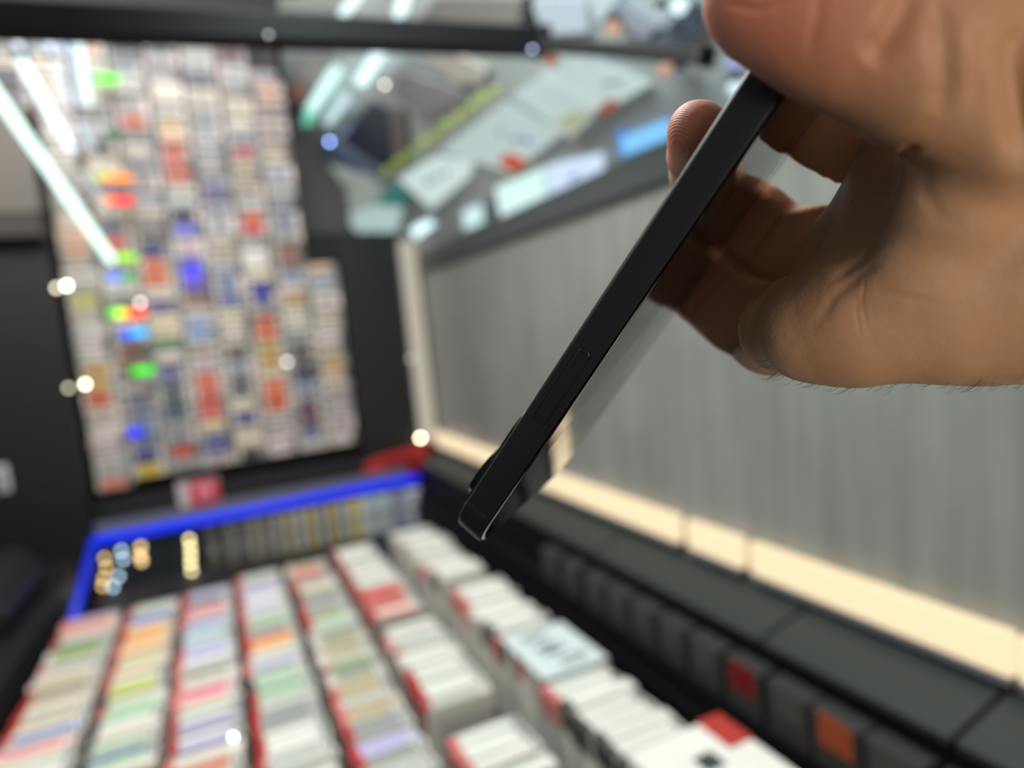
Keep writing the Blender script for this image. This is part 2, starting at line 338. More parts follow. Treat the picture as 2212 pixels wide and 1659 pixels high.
# ================================================================== RACK OF PACKAGES
rk = empty('wall_rack', (0, YG + .14, 0)); tag(rk, 'black upright rack holding the grid of small packages', 'rack')
def rb(n, lo, hi, m=BLACK): return box(n, (lo[0], lo[1] - (YG + .14), lo[2]), (hi[0], hi[1] - (YG + .14), hi[2]), m, rk)
rb('back_board', (-.64, YG + .13, 0), (.56, YG + .14, Z(.30)), mat('rack_black', (16, 16, 18), .5))
rb('upper_board', (-.66, YG + .12, Z(.30)), (.42, YG + .14, Z(1.0)), mat('rack_grey', (70, 70, 70), .5))
rb('left_panel', (-.80, YG - .05, Z(-.56)), (-.295, YG + .0, Z(.275)), mat('rack_black', (16, 16, 18), .5))
rb('right_panel', (.348, YG - .02, Z(-.36)), (.515, YG + .0, Z(.275)), mat('rack_black', (16, 16, 18), .5))
rb('plinth', (-.295, YG - .01, 0), (.515, YG + .10, Z(-.325)), mat('rack_plinth', (28, 28, 32), .5))
rb('top_left_cabinet', (-.80, YG - .10, Z(.285)), (-.295, YG + .0, Z(.335)), mat('cab_dark', (50, 46, 44), .5))
rb('light_grey_door', (-.80, YG - .06, Z(.345)), (-.295, YG + .0, Z(.575)), mat('cab_grey', (100, 94, 88), .5))
shelf_m = mat('shelf_dark', (40, 40, 42), .4)
RC = [(400, 965, 'orange red'), (460, 838, 'orange red'), (460, 877, 'orange red'), (602, 856, 'orange red'), (583, 703, 'orange red'), (350, 568, 'orange'), (350, 605, 'orange red'),
      (237, 862, 'orange red'), (330, 1015, 'yellow'), (205, 655, 'pale yellow'), (255, 1046, 'coral'), (565, 628, 'navy'), (417, 587, 'violet blue'), (540, 903, 'navy'), (432, 492, 'violet blue'),
      (430, 715, 'sky blue'), (360, 745, 'green'), (580, 780, 'gold'), (585, 750, 'gold'), (720, 800, 'peach'), (690, 575, 'peach'), (400, 340, 'brick red'), (405, 375, 'brick red'), (540, 322, 'brick red'),
      (300, 255, 'brick red'), (300, 1000, 'navy'), (465, 945, 'navy'), (620, 985, 'coral'), (660, 890, 'maroon'), (290, 870, 'slate blue'), (295, 960, 'slate blue'), (540, 480, 'orange red'),
      (265, 530, 'orange red'), (345, 540, 'navy'), (470, 485, 'grey'), (270, 500, 'slate blue'), (190, 520, 'peach'), (520, 860, 'cream'), (530, 880, 'cream'), (450, 905, 'cream'), (340, 700, 'cream'),
      (370, 850, 'dark teal'), (370, 880, 'dark teal'), (660, 810, 'charcoal'), (510, 760, 'charcoal'), (400, 640, 'brown'), (420, 800, 'mauve'), (610, 550, 'brown'), (430, 450, 'charcoal'), (240, 700, 'charcoal'),
      (270, 770, 'brown'), (330, 670, 'purple grey'), (600, 560, 'brown'), (240, 200, 'gold'), (560, 175, 'grey'), (610, 200, 'peach'), (560, 400, 'tan')]
RPAL = {'orange red': (222, 92, 58), 'orange': (224, 132, 86), 'yellow': (226, 200, 60), 'pale yellow': (206, 204, 104), 'coral': (226, 126, 110), 'navy': (50, 56, 140), 'violet blue': (92, 88, 214),
        'sky blue': (150, 172, 214), 'green': (88, 150, 92), 'gold': (196, 160, 92), 'peach': (222, 176, 150), 'brick red': (180, 70, 50), 'maroon': (110, 60, 60), 'slate blue': (110, 126, 158),
        'cream': (226, 214, 178), 'grey': (140, 142, 146), 'dark teal': (62, 84, 86), 'charcoal': (58, 58, 64), 'brown': (150, 104, 80), 'mauve': (190, 168, 172), 'purple grey': (110, 100, 140),
        'white': (224, 218, 210), 'beige': (206, 196, 180), 'silver': (172, 176, 176), 'tan': (176, 162, 140), 'rose white': (222, 206, 200)}
RM = {k: mat('pack_' + k.replace(' ', '_'), v, .4, var=.12, scale=120) for k, v in RPAL.items()}
PX = .0785; X0 = -.284
hts = [.027, .034, .050]
rp = {}; GAPM = None
for h in hts:
    bm = bmesh.new(); add_box(bm, (-.0365, 0, 0), (.0365, .09, h - .0045), .003); a = obj('carton', bm, WHITE)
    bm = bmesh.new(); add_box(bm, (-.028, -.0012, .003), (.022, 0, h - .005), .0005); b = obj('front_label', bm, WHITE)
    bm = bmesh.new(); add_box(bm, (-.027, -.0018, h * .38), (.021, -.0012, h * .52)); c = obj('print_line', bm, WHITE)
    bm = bmesh.new(); add_box(bm, (.024, -.0012, .003), (.034, 0, h - .006)); d = obj('end_tab', bm, WHITE)
    rp[h] = (a, b, c, d)
rng = random.Random(5)
ncol = 8; heights = {}
hazed_c = [RM['grey'], RM['tan'], RM['mauve'], RM['silver']]  # upper packages: colours greyed for the haze of glass in front
body_c = [CARD[0], CARD[1], CARD[2], RM['beige'], RM['silver'], RM['rose white']]
shelf_z = set()
cn8 = ['first full', 'second full', 'third full', 'fourth full', 'fifth full', 'sixth full', 'seventh full', 'short rightmost', 'outermost short', 'middle short', 'inner short']
nrack = 0
for ci in range(-3, ncol):
    X = X0 + PX * (ci + .5); z = -.30 + (.012 if ci > 0 else 0); zmax = .205 if ci == 7 else (.70 if ci == 6 else .80); n = 0
    if ci < 0: z = .585
    if ci == 0: z = -.305
    while z < zmax:
        rowk = rng.choice([.027, .034, .034, .050, .034])
        q = topx((X, YG, Z(z + rowk / 2))); c = None; bd = 1e9
        for (a, b, cc) in RC:
            if abs(q[0] - a) < 32 and abs(q[1] - b) < 20 and abs(q[1] - b) < bd: bd = abs(q[1] - b); c = cc
        if c is None and rng.random() < .10: c = rng.choice(['maroon', 'navy', 'dark teal', 'gold', 'mauve', 'peach', 'brown'])
        if c is None:
            c = rng.choice(['white', 'beige', 'silver', 'grey', 'beige', 'cream', 'rose white', 'tan', 'grey', 'slate blue', 'charcoal', 'purple grey', 'mauve'] if z < .3 else ['silver', 'grey', 'grey', 'tan', 'beige', 'charcoal', 'silver'])
            if ci in (0, 7): c = rng.choice(['white', 'beige', 'rose white', 'silver'])
        n += 1; nrack += 1
        dk = RM[rng.choice(['grey', 'charcoal', 'tan', 'slate blue', 'silver', 'navy' if ci > 3 else 'brown'])]
        r = copy_box(rp[rowk], 'package', (X + rng.uniform(-.001, .001), YG + rng.uniform(-.004, .008), Z(z)), [rng.choice(body_c if z < .3 else hazed_c), RM[c], dk, RM[rng.choice(['rose white', 'silver', 'grey', 'charcoal', 'beige'])]])
        tag(r, f'{c} fronted package, {nth(n)} from the bottom of the {cn8[ci]} rack column', 'package', 'packages stacked in the wall rack')
        z += rowk
        if rng.random() < .06 and z < .75: z += .0
for t4 in rp.values():
    for p in t4: bpy.data.objects.remove(p)
# column dividers of the rack as one part each
for ci in range(ncol):
    pass

# signs by the rack
r = empty('red_price_tag', hit(430, 1064, 1, YG - .03)); tag(r, 'small red and white price tag on the black plinth under the rack', 'price tag')
bm = bmesh.new(); add_box(bm, (-.047, 0, -.03), (.047, .012, .03), .003); obj('white_card', bm, mat('tag_white', (205, 190, 200), .4), r)
bm = bmesh.new(); add_box(bm, (-.022, -.003, -.028), (.045, -.0005, .028), .003); obj('red_face', bm, mat('tag_red', (196, 24, 42), .4), r)
bm = bmesh.new(); add_box(bm, (-.006, -.005, -.012), (.032, -.003, .016), .002); obj('pink_print', bm, mat('tag_pink', (228, 140, 160), .4), r)
r = empty('red_pouch', hit(860, 1001, 1, YG - .05)); tag(r, 'deep red pouch leaning on the black plinth by the corner strip', 'pouch')
bm = bmesh.new(); add_prism(bm, [Vector((-.098, 0, -.020)), Vector((-.088, 0, -.034)), Vector((.088, 0, -.036)), Vector((.092, 0, .038)), Vector((-.05, 0, .024)), Vector((-.085, 0, .012))], (0, .025, 0))
o = obj('pouch_body', bm, mat('pouch_red', (168, 28, 28), .5), r); md = o.modifiers.new('b', 'BEVEL'); md.width = .008; md.segments = 3
bm = bmesh.new(); add_box(bm, (-.03, -.003, -.010), (.05, 0, .014), .001); obj('dark_print', bm, mat('pouch_print', (120, 20, 24), .5), r)

# coloured RGB indicator lights hanging in front of the rack
RGB = [(220, 170, 26, (70, 255, 0), 'bright green', 'topmost'), (250, 385, 24, (255, 140, 20), 'orange', 'above the red one'), (222, 384, 8, (150, 200, 30), 'olive green', 'left of the orange one'),
       (262, 433, 18, (250, 50, 50), 'red', 'below the orange one'), (228, 433, 9, (255, 160, 50), 'amber', 'left of the upper red one'), (274, 556, 13, (150, 220, 10), 'lime', 'at the end of the longest tube'),
       (247, 598, 7, (70, 110, 240), 'small blue', 'below the lime one'), (278, 600, 10, (90, 200, 110), 'soft green', 'below the lime one'),
       (250, 675, 7, (60, 240, 0), 'green', 'left of the yellow one'), (262, 676, 8, (240, 255, 0), 'yellow', 'between green and red'), (294, 677, 14, (255, 40, 30), 'red', 'right of the yellow one'),
       (277, 721, 8, (10, 80, 255), 'deep blue', 'left of the cyan one'), (299, 719, 13, (0, 180, 250), 'cyan', 'beneath the red one'), (309, 801, 16, (30, 220, 20), 'green', 'second lowest'), (291, 935, 7, (20, 0, 240), 'violet blue', 'lowest of all'),
       (289, 256, 7, (230, 120, 40), 'dim orange', 'second from the top'), (245, 288, 9, (30, 120, 40), 'dull green', 'third from the top'), (417, 588, 8, (60, 50, 240), 'indigo', 'alone in the third rack column'), (565, 626, 8, (40, 40, 150), 'dull navy', 'in fifth column')]
for (x, y, wpx, c, nm, where) in RGB:
    bright = .9 if 'dull' in nm or 'dim' in nm or 'soft' in nm else 1.9
    p = hit(x, y, 1, 1.79); o = empty('rgb_light', p); tag(o, f'{nm} glowing indicator light in front of the rack, {where}', 'light', 'coloured indicator lights')
    hw = wpx * .0010; bm = bmesh.new(); add_tube(bm, (-hw, 0, 0), (hw, 0, 0), .0086, 14); add_ball(bm, (-hw, 0, 0), .0086); add_ball(bm, (hw, 0, 0), .0086)
    obj('lens', bm, emit('rgb_' + nm.replace(' ', '_') + str(x), c, bright), o, True)
    bm = bmesh.new(); add_box(bm, (-hw, .009, -.004), (hw, .014, .004)); obj('back_plate', bm, DARK, o)

# LED tube reflections before the rack, upper left, built as glowing tubes
tubes = [((-60, 128, 1.30), (240, 560, 1.78), .0088, (208, 244, 228), 1.5, 'longest bright LED tube reflection slanting down from the left edge'),
         ((38, 118, 1.42), (152, 318, 1.78), .0074, (214, 238, 250), 1.6, 'second longest LED tube reflection, right of the longest one'),
         ((28, 70, 1.40), (40, 98, 1.42), .0062, (225, 238, 255), 1.6, 'short stub of LED tube reflection at the top left corner'),
         ((92, 72, 1.42), (108, 100, 1.44), .0058, (225, 238, 255), 1.4, 'short stub of LED tube reflection above the third tube'),
         ((108, 122, 1.50), (152, 222, 1.72), .0058, (205, 225, 240), 1.0, 'third LED tube reflection, left of the upright pair'),
         ((152, 74, 1.50), (176, 222, 1.72), .0055, (200, 222, 235), .9, 'left tube reflection of the upright LED pair'),
         ((168, 74, 1.44), (193, 222, 1.68), .0068, (220, 242, 245), 1.2, 'right tube reflection of the upright LED pair'),
         ((122, 72, 1.45), (136, 112, 1.5), .0055, (215, 228, 250), 1.0, 'short LED reflection stub left of the upright pair'),
         ((166, 252, 1.55), (197, 318, 1.74), .0062, (200, 218, 226), .85, 'short LED tube reflection under the upright pair'),
         ((176, 362, 1.60), (226, 448, 1.76), .0068, (205, 210, 205), .7, 'lowest short LED tube reflection beside the orange light')]
for k, (a, b, rr, c, s, lb) in enumerate(tubes):
    p0, p1 = hit(a[0], a[1], 1, a[2]), hit(b[0], b[1], 1, b[2]); o = empty('led_tube_reflection', p0); d = p1 - p0
    tag(o, lb, 'light', 'white LED tube reflections before the rack')
    bm = bmesh.new(); add_tube(bm, (0, 0, 0), d, rr, 14); add_ball(bm, (0, 0, 0), rr); add_ball(bm, d, rr); obj('tube', bm, emit(f'tube_glow_{k}', c, s * 1.5), o, True)
    u = d.normalized(); bm = bmesh.new(); add_tube(bm, -u * rr * 1.2, -u * .2 * rr, rr * 1.15, 12); obj('end_cap', bm, DARK, o)
def can0(x, y, off=0.0):
    d = ray(x, y); t = (.205 + 1.7 * XW - off * math.hypot(1, 1.7)) / (d[2] + 1.7 * d[0]); p = d * t; return Vector((p[0], p[1], p[2] + CAMZ))
# little spots; the one on the boxes is a glint built to glow
sp = [(908, 946, 1.815, 3.2, (255, 240, 205), 'round warm white spot lamp above the red pouch'), (144, 617, 1.75, 2.6, (255, 240, 220), 'round warm spot at the left rim of the rack, upper one'),
      (122, 622, 1.77, 1.5, (210, 200, 170), 'dull warm spot left of the upper rim spot'), (184, 830, 1.75, 2.2, (240, 236, 215), 'round warm spot at the left rim of the rack, lower one'), (148, 838, 1.77, .9, (190, 190, 160), 'dull greenish spot left of the lower rim spot'),
      (303, 654, 1.76, 1.1, (230, 220, 210), 'faint round spot above the red indicator'), (620, 782, 1.76, .9, (230, 220, 215), 'faint round spot at the right side of the rack'), (887, 775, 1.815, .35, (200, 200, 190), 'dim spot beside the corner strip'),
      (831, 183, 0, 1.1, (230, 215, 200), 'small warm spot below the black beam'), (712, 306, 0, 1.6, (150, 180, 255), 'small bluish spot beside the navy board'), (1150, 106, .775, .9, (170, 180, 220), 'faint violet spot under the beam crossing'),
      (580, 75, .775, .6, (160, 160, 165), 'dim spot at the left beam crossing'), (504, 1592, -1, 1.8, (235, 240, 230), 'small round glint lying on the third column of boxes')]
for (x, y, Y, s, c, lb) in sp:
    p = can0(x, y, .03) if Y == 0 else (hit(x, y, 2, Z(-.418)) if Y < 0 else hit(x, y, 1, Y)); Y = max(p.y, .8)
    o = empty('spot_lamp', p); tag(o, lb, 'lamp', 'small spot lamps')
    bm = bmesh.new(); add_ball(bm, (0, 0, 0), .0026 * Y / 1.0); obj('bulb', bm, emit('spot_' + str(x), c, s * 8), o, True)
    bm = bmesh.new(); add_tube(bm, (0, .002 * Y, 0), (0, .006 * Y, 0), .0022 * Y, 8); obj('socket', bm, DARK, o)

# ================================================================== CANOPY WITH BOARDS (sloping from the grey wall's top up to the left)
SL = 1.7; ZC = .205
def can(x, y, off=0.0):
    d = ray(x, y); t = (ZC + SL * XW - off * math.hypot(1, SL)) / (d[2] + SL * d[0]); p = d * t; return Vector((p[0], p[1], p[2] + CAMZ))
NC = Vector((SL, 0, 1)).normalized()
def cpt(X, Y, o=0): return Vector((X, Y, Z(ZC + (XW - X) * SL))) + NC * o
bm = bmesh.new(); add_prism(bm, [cpt(XW, .15), cpt(.268, .15), cpt(.268, 3.0), cpt(XW, 3.0)], NC * .012)
cpy = obj('canopy_board', bm, mat('canopy_dark', (168, 178, 178), .3, .2, coat=.3)); tag(cpy, 'dark glossy canopy sloping up from the top of the grey wall', 'canopy')
def board(name, pts, rgb, label, cat='board', em=0.0, th=.006, off=.0085, prints=(), group='boards on the canopy'):  # em makes plain boards glow in place of light falling on them
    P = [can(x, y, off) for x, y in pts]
    m = emit('glow_' + name + str(pts[0][0]), rgb, em * (1.45 if cat == 'sign' else 1.75)) if em else mat('brd_' + name + str(pts[0]), rgb, .4)
    c = sum(P, Vector()) / len(P); r = empty(name, c); tag(r, label, cat, group)
    bm = bmesh.new(); add_prism(bm, [p - c for p in P], NC * th); obj('panel', bm, m, r)
    for (pp, prgb, pn_) in prints:
        Q = [can(x, y, off + .0012) - c for x, y in pp]
        bm = bmesh.new(); add_prism(bm, Q, NC * .001); obj(pn_, bm, mat(pn_ + str(prgb), prgb, .5), r)
    return r
LW = (206, 226, 224)
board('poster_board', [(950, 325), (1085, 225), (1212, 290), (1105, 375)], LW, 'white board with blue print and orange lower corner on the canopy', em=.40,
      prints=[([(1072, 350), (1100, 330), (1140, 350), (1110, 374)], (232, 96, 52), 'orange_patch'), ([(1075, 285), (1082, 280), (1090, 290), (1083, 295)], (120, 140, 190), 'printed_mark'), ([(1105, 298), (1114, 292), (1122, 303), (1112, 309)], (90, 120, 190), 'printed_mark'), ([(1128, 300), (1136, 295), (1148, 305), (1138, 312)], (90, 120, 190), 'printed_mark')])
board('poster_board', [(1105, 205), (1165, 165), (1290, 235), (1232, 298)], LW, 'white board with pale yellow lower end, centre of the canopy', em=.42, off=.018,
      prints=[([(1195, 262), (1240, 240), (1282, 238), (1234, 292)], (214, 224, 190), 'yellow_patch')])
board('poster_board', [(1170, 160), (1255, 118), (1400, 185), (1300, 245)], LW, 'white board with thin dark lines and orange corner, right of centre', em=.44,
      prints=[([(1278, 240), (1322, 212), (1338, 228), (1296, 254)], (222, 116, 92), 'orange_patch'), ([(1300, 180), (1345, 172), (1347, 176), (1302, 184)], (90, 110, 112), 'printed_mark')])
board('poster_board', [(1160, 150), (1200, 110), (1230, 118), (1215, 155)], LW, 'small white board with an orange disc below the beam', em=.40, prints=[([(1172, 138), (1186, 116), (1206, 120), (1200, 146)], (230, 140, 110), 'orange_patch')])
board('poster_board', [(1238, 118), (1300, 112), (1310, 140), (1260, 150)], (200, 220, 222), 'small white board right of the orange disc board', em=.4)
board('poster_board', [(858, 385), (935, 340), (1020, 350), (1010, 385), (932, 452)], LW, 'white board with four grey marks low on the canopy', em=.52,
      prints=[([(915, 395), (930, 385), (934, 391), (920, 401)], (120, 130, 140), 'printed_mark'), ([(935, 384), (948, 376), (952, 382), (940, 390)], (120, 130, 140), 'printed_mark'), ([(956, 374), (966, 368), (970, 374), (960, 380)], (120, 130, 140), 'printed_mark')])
board('light_box', [(1070, 408), (1168, 366), (1176, 436), (1082, 476)], (214, 244, 240), 'glowing plain white light box above the grey wall', 'sign', em=.72, group=None)
board('light_box', [(1178, 362), (1296, 335), (1302, 400), (1186, 440)], (205, 226, 250), 'glowing pale blue light box with a small mark above the grey wall', 'sign', em=.7, group=None,
      prints=[([(1228, 388), (1240, 372), (1250, 376), (1238, 392)], (150, 165, 220), 'printed_mark')])
board('light_box', [(1340, 300), (1440, 262), (1446, 298), (1345, 338)], (130, 200, 255), 'bright sky blue light bar left of the fingertip', 'sign', em=.72, group=None)
board('light_box', [(1330, 285), (1342, 280), (1350, 335), (1338, 342)], (90, 150, 225), 'short blue light bar at the end of the sky blue one', 'sign', em=.55, group=None)
board('light_box', [(998, 458), (1036, 444), (1042, 482), (1004, 498)], (205, 238, 238), 'small glowing white square beside the light boxes', 'sign', em=.7, group=None)
board('light_box', [(885, 496), (920, 478), (934, 490), (898, 516)], (215, 245, 250), 'small glowing lozenge over the corner light strip', 'sign', em=1.1, group=None)
board('price_board', [(1042, 440), (1068, 430), (1075, 470), (1046, 482)], (110, 125, 125), 'grey board between the small square and light box')
board('price_board', [(1310, 360), (1390, 335), (1392, 368), (1312, 395)], (110, 110, 88), 'olive grey strip with worn gold lettering above the wall', prints=[([(1318, 372), (1370, 355), (1372, 368), (1320, 385)], (150, 138, 100), 'gold_lettering')])
# green leaf strip
lv = empty('garland', can(950, 290, .03)); tag(lv, 'yellow green leafy strip running diagonally along the canopy', 'garland')
for k in range(10):
    tt = k / 9; x = 1062 - 232 * tt; y = 198 + 178 * tt; c = can(x, y, .014)
    bm = bmesh.new(); s = .5 + .7 * abs(math.sin(k * 1.3))
    pts = [can(x - 12, y + 1, .03), can(x - 2, y - 13 * s, .03), can(x + 12, y - 6, .03), can(x + 3, y + 12, .03)]
    add_prism(bm, [p - lv.location for p in pts], NC * .006)
    obj('leaf', bm, mat('leaf_green' if k % 3 else 'leaf_yellow', (160, 186, 88) if k % 3 else (176, 190, 110), .5), lv)
# dark and grey boards
board('dark_board', [(735, 300), (800, 222), (838, 240), (842, 378)], (40, 50, 66), 'navy black louvred board left of the leafy strip')
board('dark_board', [(655, 318), (700, 300), (835, 380), (800, 405)], (96, 116, 146), 'blue grey strip below the navy board')
board('dark_board', [(852, 150), (990, 196), (1000, 215), (905, 250), (850, 205)], (128, 130, 132), 'dull grey board under the black beam', off=.016)
board('dark_board', [(838, 235), (872, 240), (880, 350), (852, 370)], (108, 104, 100), 'brownish grey strip beside the navy board')
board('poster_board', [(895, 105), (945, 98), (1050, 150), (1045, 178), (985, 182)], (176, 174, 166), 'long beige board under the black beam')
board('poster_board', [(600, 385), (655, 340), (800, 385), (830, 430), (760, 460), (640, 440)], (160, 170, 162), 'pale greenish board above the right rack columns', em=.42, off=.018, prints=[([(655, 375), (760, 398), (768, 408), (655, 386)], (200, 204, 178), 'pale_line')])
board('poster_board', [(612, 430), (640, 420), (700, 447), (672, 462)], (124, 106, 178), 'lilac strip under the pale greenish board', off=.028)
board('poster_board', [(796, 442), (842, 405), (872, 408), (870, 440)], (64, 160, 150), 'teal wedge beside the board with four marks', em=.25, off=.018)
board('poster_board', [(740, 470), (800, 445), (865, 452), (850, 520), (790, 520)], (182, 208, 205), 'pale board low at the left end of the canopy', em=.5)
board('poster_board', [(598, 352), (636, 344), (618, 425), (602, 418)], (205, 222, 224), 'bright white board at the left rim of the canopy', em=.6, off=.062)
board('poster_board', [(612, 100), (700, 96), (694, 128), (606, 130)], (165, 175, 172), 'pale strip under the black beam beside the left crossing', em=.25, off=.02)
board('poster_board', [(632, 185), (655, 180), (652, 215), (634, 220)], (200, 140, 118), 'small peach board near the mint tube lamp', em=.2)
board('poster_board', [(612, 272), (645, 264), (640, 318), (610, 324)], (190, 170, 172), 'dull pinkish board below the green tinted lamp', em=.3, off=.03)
# bright strip lamps seen on the canopy
lamps = [((722, 152), (668, 240), 22, (196, 232, 230), .85, 'mint white tube lamp second from the left on the canopy'), ((822, 105), (775, 180), 24, (214, 238, 242), .9, 'brightest short tube lamp under the beam'), ((745, 210), (705, 265), 18, (190, 214, 220), .7, 'pale tube lamp left of the navy board'),
         ((668, 236), (662, 268), 16, (110, 214, 180), .6, 'green tinted lamp end'), ((665, 345), (612, 410), 17, (196, 226, 228), .7, 'slanting tube lamp above the right rack columns'), ((770, -10), (738, 30), 18, (215, 238, 240), .9, 'tube lamp above the beam, left one'), ((870, -10), (858, 34), 20, (215, 238, 240), .9, 'tube lamp above the beam, right one')]
for (a, b, wp_, c, s, lb) in lamps:
    dx, dy = b[0] - a[0], b[1] - a[1]; L_ = math.hypot(dx, dy); nx, ny = -dy / L_ * wp_ / 2, dx / L_ * wp_ / 2
    ex, ey = dx / L_ * wp_ / 3, dy / L_ * wp_ / 3
    board('tube_lamp', [(a[0] + nx, a[1] + ny), (a[0] - ex, a[1] - ey), (a[0] - nx, a[1] - ny), (b[0] - nx, b[1] - ny), (b[0] + ex, b[1] + ey), (b[0] + nx, b[1] + ny)], c, lb, 'lamp', em=s, th=.010, off=.040, group='tube lamps on the canopy')
# things above the beam at right
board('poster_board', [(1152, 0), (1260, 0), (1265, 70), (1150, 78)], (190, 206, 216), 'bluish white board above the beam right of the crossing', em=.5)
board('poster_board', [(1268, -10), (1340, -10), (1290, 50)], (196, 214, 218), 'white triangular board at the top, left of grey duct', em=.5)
board('air_duct', [(1345, 0), (1420, 60), (1390, 86), (1310, 30)], (130, 140, 150), 'grey diagonal duct near the top of the canopy', 'duct')
board('air_duct', [(1500, 0), (1560, 40), (1480, 90), (1400, 100)], (78, 90, 102), 'dark grey diagonal duct beside the thumb', 'duct')
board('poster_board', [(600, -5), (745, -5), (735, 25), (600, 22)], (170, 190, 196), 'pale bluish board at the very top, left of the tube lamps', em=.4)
board('poster_board', [(940, -5), (1130, -5), (1120, 55), (905, 45)], (120, 118, 114), 'brownish grey board above the beam')
for (x, y, c, s, lb) in [(1325, 60, (222, 170, 140), 1.2, 'peach spot lamp above the beam'), (1437, 150, (222, 170, 140), 1.1, 'peach spot lamp beneath the beam end'), (1468, 12, (215, 240, 245), 2.2, 'white spot lamp at the top near the thumb'), (1587, 136, (170, 180, 230), 1.0, 'faint ring spot beside the thumb'),
                      (1470, 160, (140, 160, 185), .7, 'dull blue spot right of the lower peach lamp'), (1430, 35, (190, 205, 215), 1.0, 'pale spot left of the top white lamp'), (1590, 190, (205, 232, 240), 1.8, 'white spot lamp behind the phone top')]:
    c0 = can(x, y, .02); r = empty('spot_lamp', c0); tag(r, lb, 'lamp', 'spots on the canopy')
    bm = bmesh.new(); add_ball(bm, (0, 0, 0), .0085 if s > .8 else .006); obj('bulb', bm, emit('cspot' + str(x), c, s * .62), r, True)
    bm = bmesh.new(); add_tube(bm, (0, 0, .003), (0, 0, .014), .007); obj('socket', bm, DARK, r)

# black frame bars crossing above
def bar(name, a, b, w, d, label):
    a, b = Vector(a), Vector(b); r = empty(name, a); tag(r, label, 'frame')
    L_ = (b - a).length; q = (b - a).to_track_quat('X', 'Z'); bm = bmesh.new(); add_box(bm, (0, -d / 2, -w / 2), (L_, d / 2, w / 2), .002)
    for v in bm.verts: v.co = q @ v.co
    obj('bar', bm, DARK, r); bm = bmesh.new(); add_box(bm, (L_ * .98, -d / 2 - .002, -w / 2 - .002), (L_, d / 2 + .002, w / 2 + .002))
    for v in bm.verts: v.co = q @ v.co
    obj('end_bracket', bm, BLACK, r)
bar('frame_bar', hit(-140, 38, 1, .8), hit(1180, 92, 1, .8), .029, .03, 'thick black horizontal frame bar across the top left')
bar('frame_bar', hit(1176, 98, 1, .775), hit(1528, 122, 1, .52), .016, .02, 'thinner black frame bar ending beside the thumb')
bar('frame_bar', hit(580, -120, 1, .815), hit(594, 50, 1, .815), .010, .012, 'thin black upright bar at the left crossing')
bar('frame_bar', hit(596, 60, 1, .83), hit(604, 170, 1, .83), .006, .008, 'short thin black rod hanging below the left crossing')
bar('frame_bar', hit(1142, -120, 1, .815), hit(1152, 100, 1, .815), .012, .012, 'thin black upright bar at the right crossing')

# left black machine on the counter's left ledge
r = empty('cash_drawer', (-0.52, 1.45, Z(-.434))); tag(r, 'black angular box on the left ledge of the counter', 'box')
bm = bmesh.new(); add_prism(bm, [Vector((-.12, -.12, 0)), Vector((.155, -.12, 0)), Vector((.165, -.12, .035)), Vector((.13, -.12, .085)), Vector((-.12, -.12, .085))], (0, .30, 0)); o = obj('housing', bm, BLACK, r)
md = o.modifiers.new('b', 'BEVEL'); md.width = .006; md.segments = 3
bm = bmesh.new(); add_box(bm, (-.03, -.124, .04), (.05, -.121, .05)); obj('slot', bm, GREY, r)
r = empty('door_handle_plate', hit(5, 1035, 1, YG - .055)); tag(r, 'small pale handle on the black panel at the left edge', 'handle')
bm = bmesh.new(); add_box(bm, (-.012, 0, -.03), (.012, .008, .03), .004); obj('plate', bm, mat('pale_plate', (200, 200, 200), .4), r)
bm = bmesh.new(); add_tube(bm, (0, -.004, -.018), (0, -.004, .018), .004); obj('grip', bm, GREY, r)

# ================================================================== PHONE
RP = np.array([[0.48009116, 0.4299753, 0.76461344], [-0.76605288, -0.21918518, 0.6042523], [-0.4274055, 0.87583052, -0.22415495]])
TP = np.array([-18.62581377, 41.20193505, 182.85362772])
PL, PW, PT = 149.6, 71.5, 8.2
def p2c(l, w, t): return RP @ np.array([l, w, t], float) + TP
ORG = c2w(p2c(PL / 2, PW / 2, 0))
ph = empty('phone', ORG); tag(ph, 'slim matte black phone held tilted with its camera end down', 'phone')
def pv(l, w, t): return c2w(p2c(l, w, t)) - ORG
def outline(inset, rad=12.5, n=14, l0=0, l1=PL, w0=0, w1=PW):
    pts = []; r = max(rad - inset, .3)
    for (cl, cw, a0) in ((l1 - rad, w1 - rad, 0), (l0 + rad, w1 - rad, 90), (l0 + rad, w0 + rad, 180), (l1 - rad, w0 + rad, 270)):
        for k in range(n):
            a = math.radians(a0 + 90 * k / (n - 1)); pts.append((cl + r * math.cos(a), cw + r * math.sin(a)))
    return pts
def loft(rings, caps=(True, True)):
    bm = bmesh.new(); R_ = [[bm.verts.new(pv(l, w, t)) for l, w in o] for o, t in rings]; n = len(R_[0])
    for a, b in zip(R_, R_[1:]):
        for k in range(n): bm.faces.new((a[k], a[(k + 1) % n], b[(k + 1) % n], b[k]))
    if caps[0]: bm.faces.new(R_[0][::-1])
    if caps[1]: bm.faces.new(R_[-1])
    return bm
def prof(T0, T1, e, steps=5):
    out = []
    for k in range(steps + 1):
        a = math.pi / 2 * k / steps; out.append((e * (1 - math.sin(a)), T0 + e * (1 - math.cos(a))))
    for k in range(steps + 1):
        a = math.pi / 2 * (1 - k / steps); out.append((e * (1 - math.sin(a)), T1 - e * (1 - math.cos(a))))
    return out
FRAME = mat('phone_frame', (38, 39, 42), .38, .35, .5, var=.04, scale=900)
GLB = mat('phone_glass', (3, 3, 4), .015, 0, .9, var=0)
GLB.node_tree.nodes['Principled BSDF'].inputs['IOR'].default_value = 1.9
n_ = GLB.node_tree.nodes; l_ = GLB.node_tree.links; tc_ = n_.new('ShaderNodeTexCoord'); mp_ = n_.new('ShaderNodeMapping')
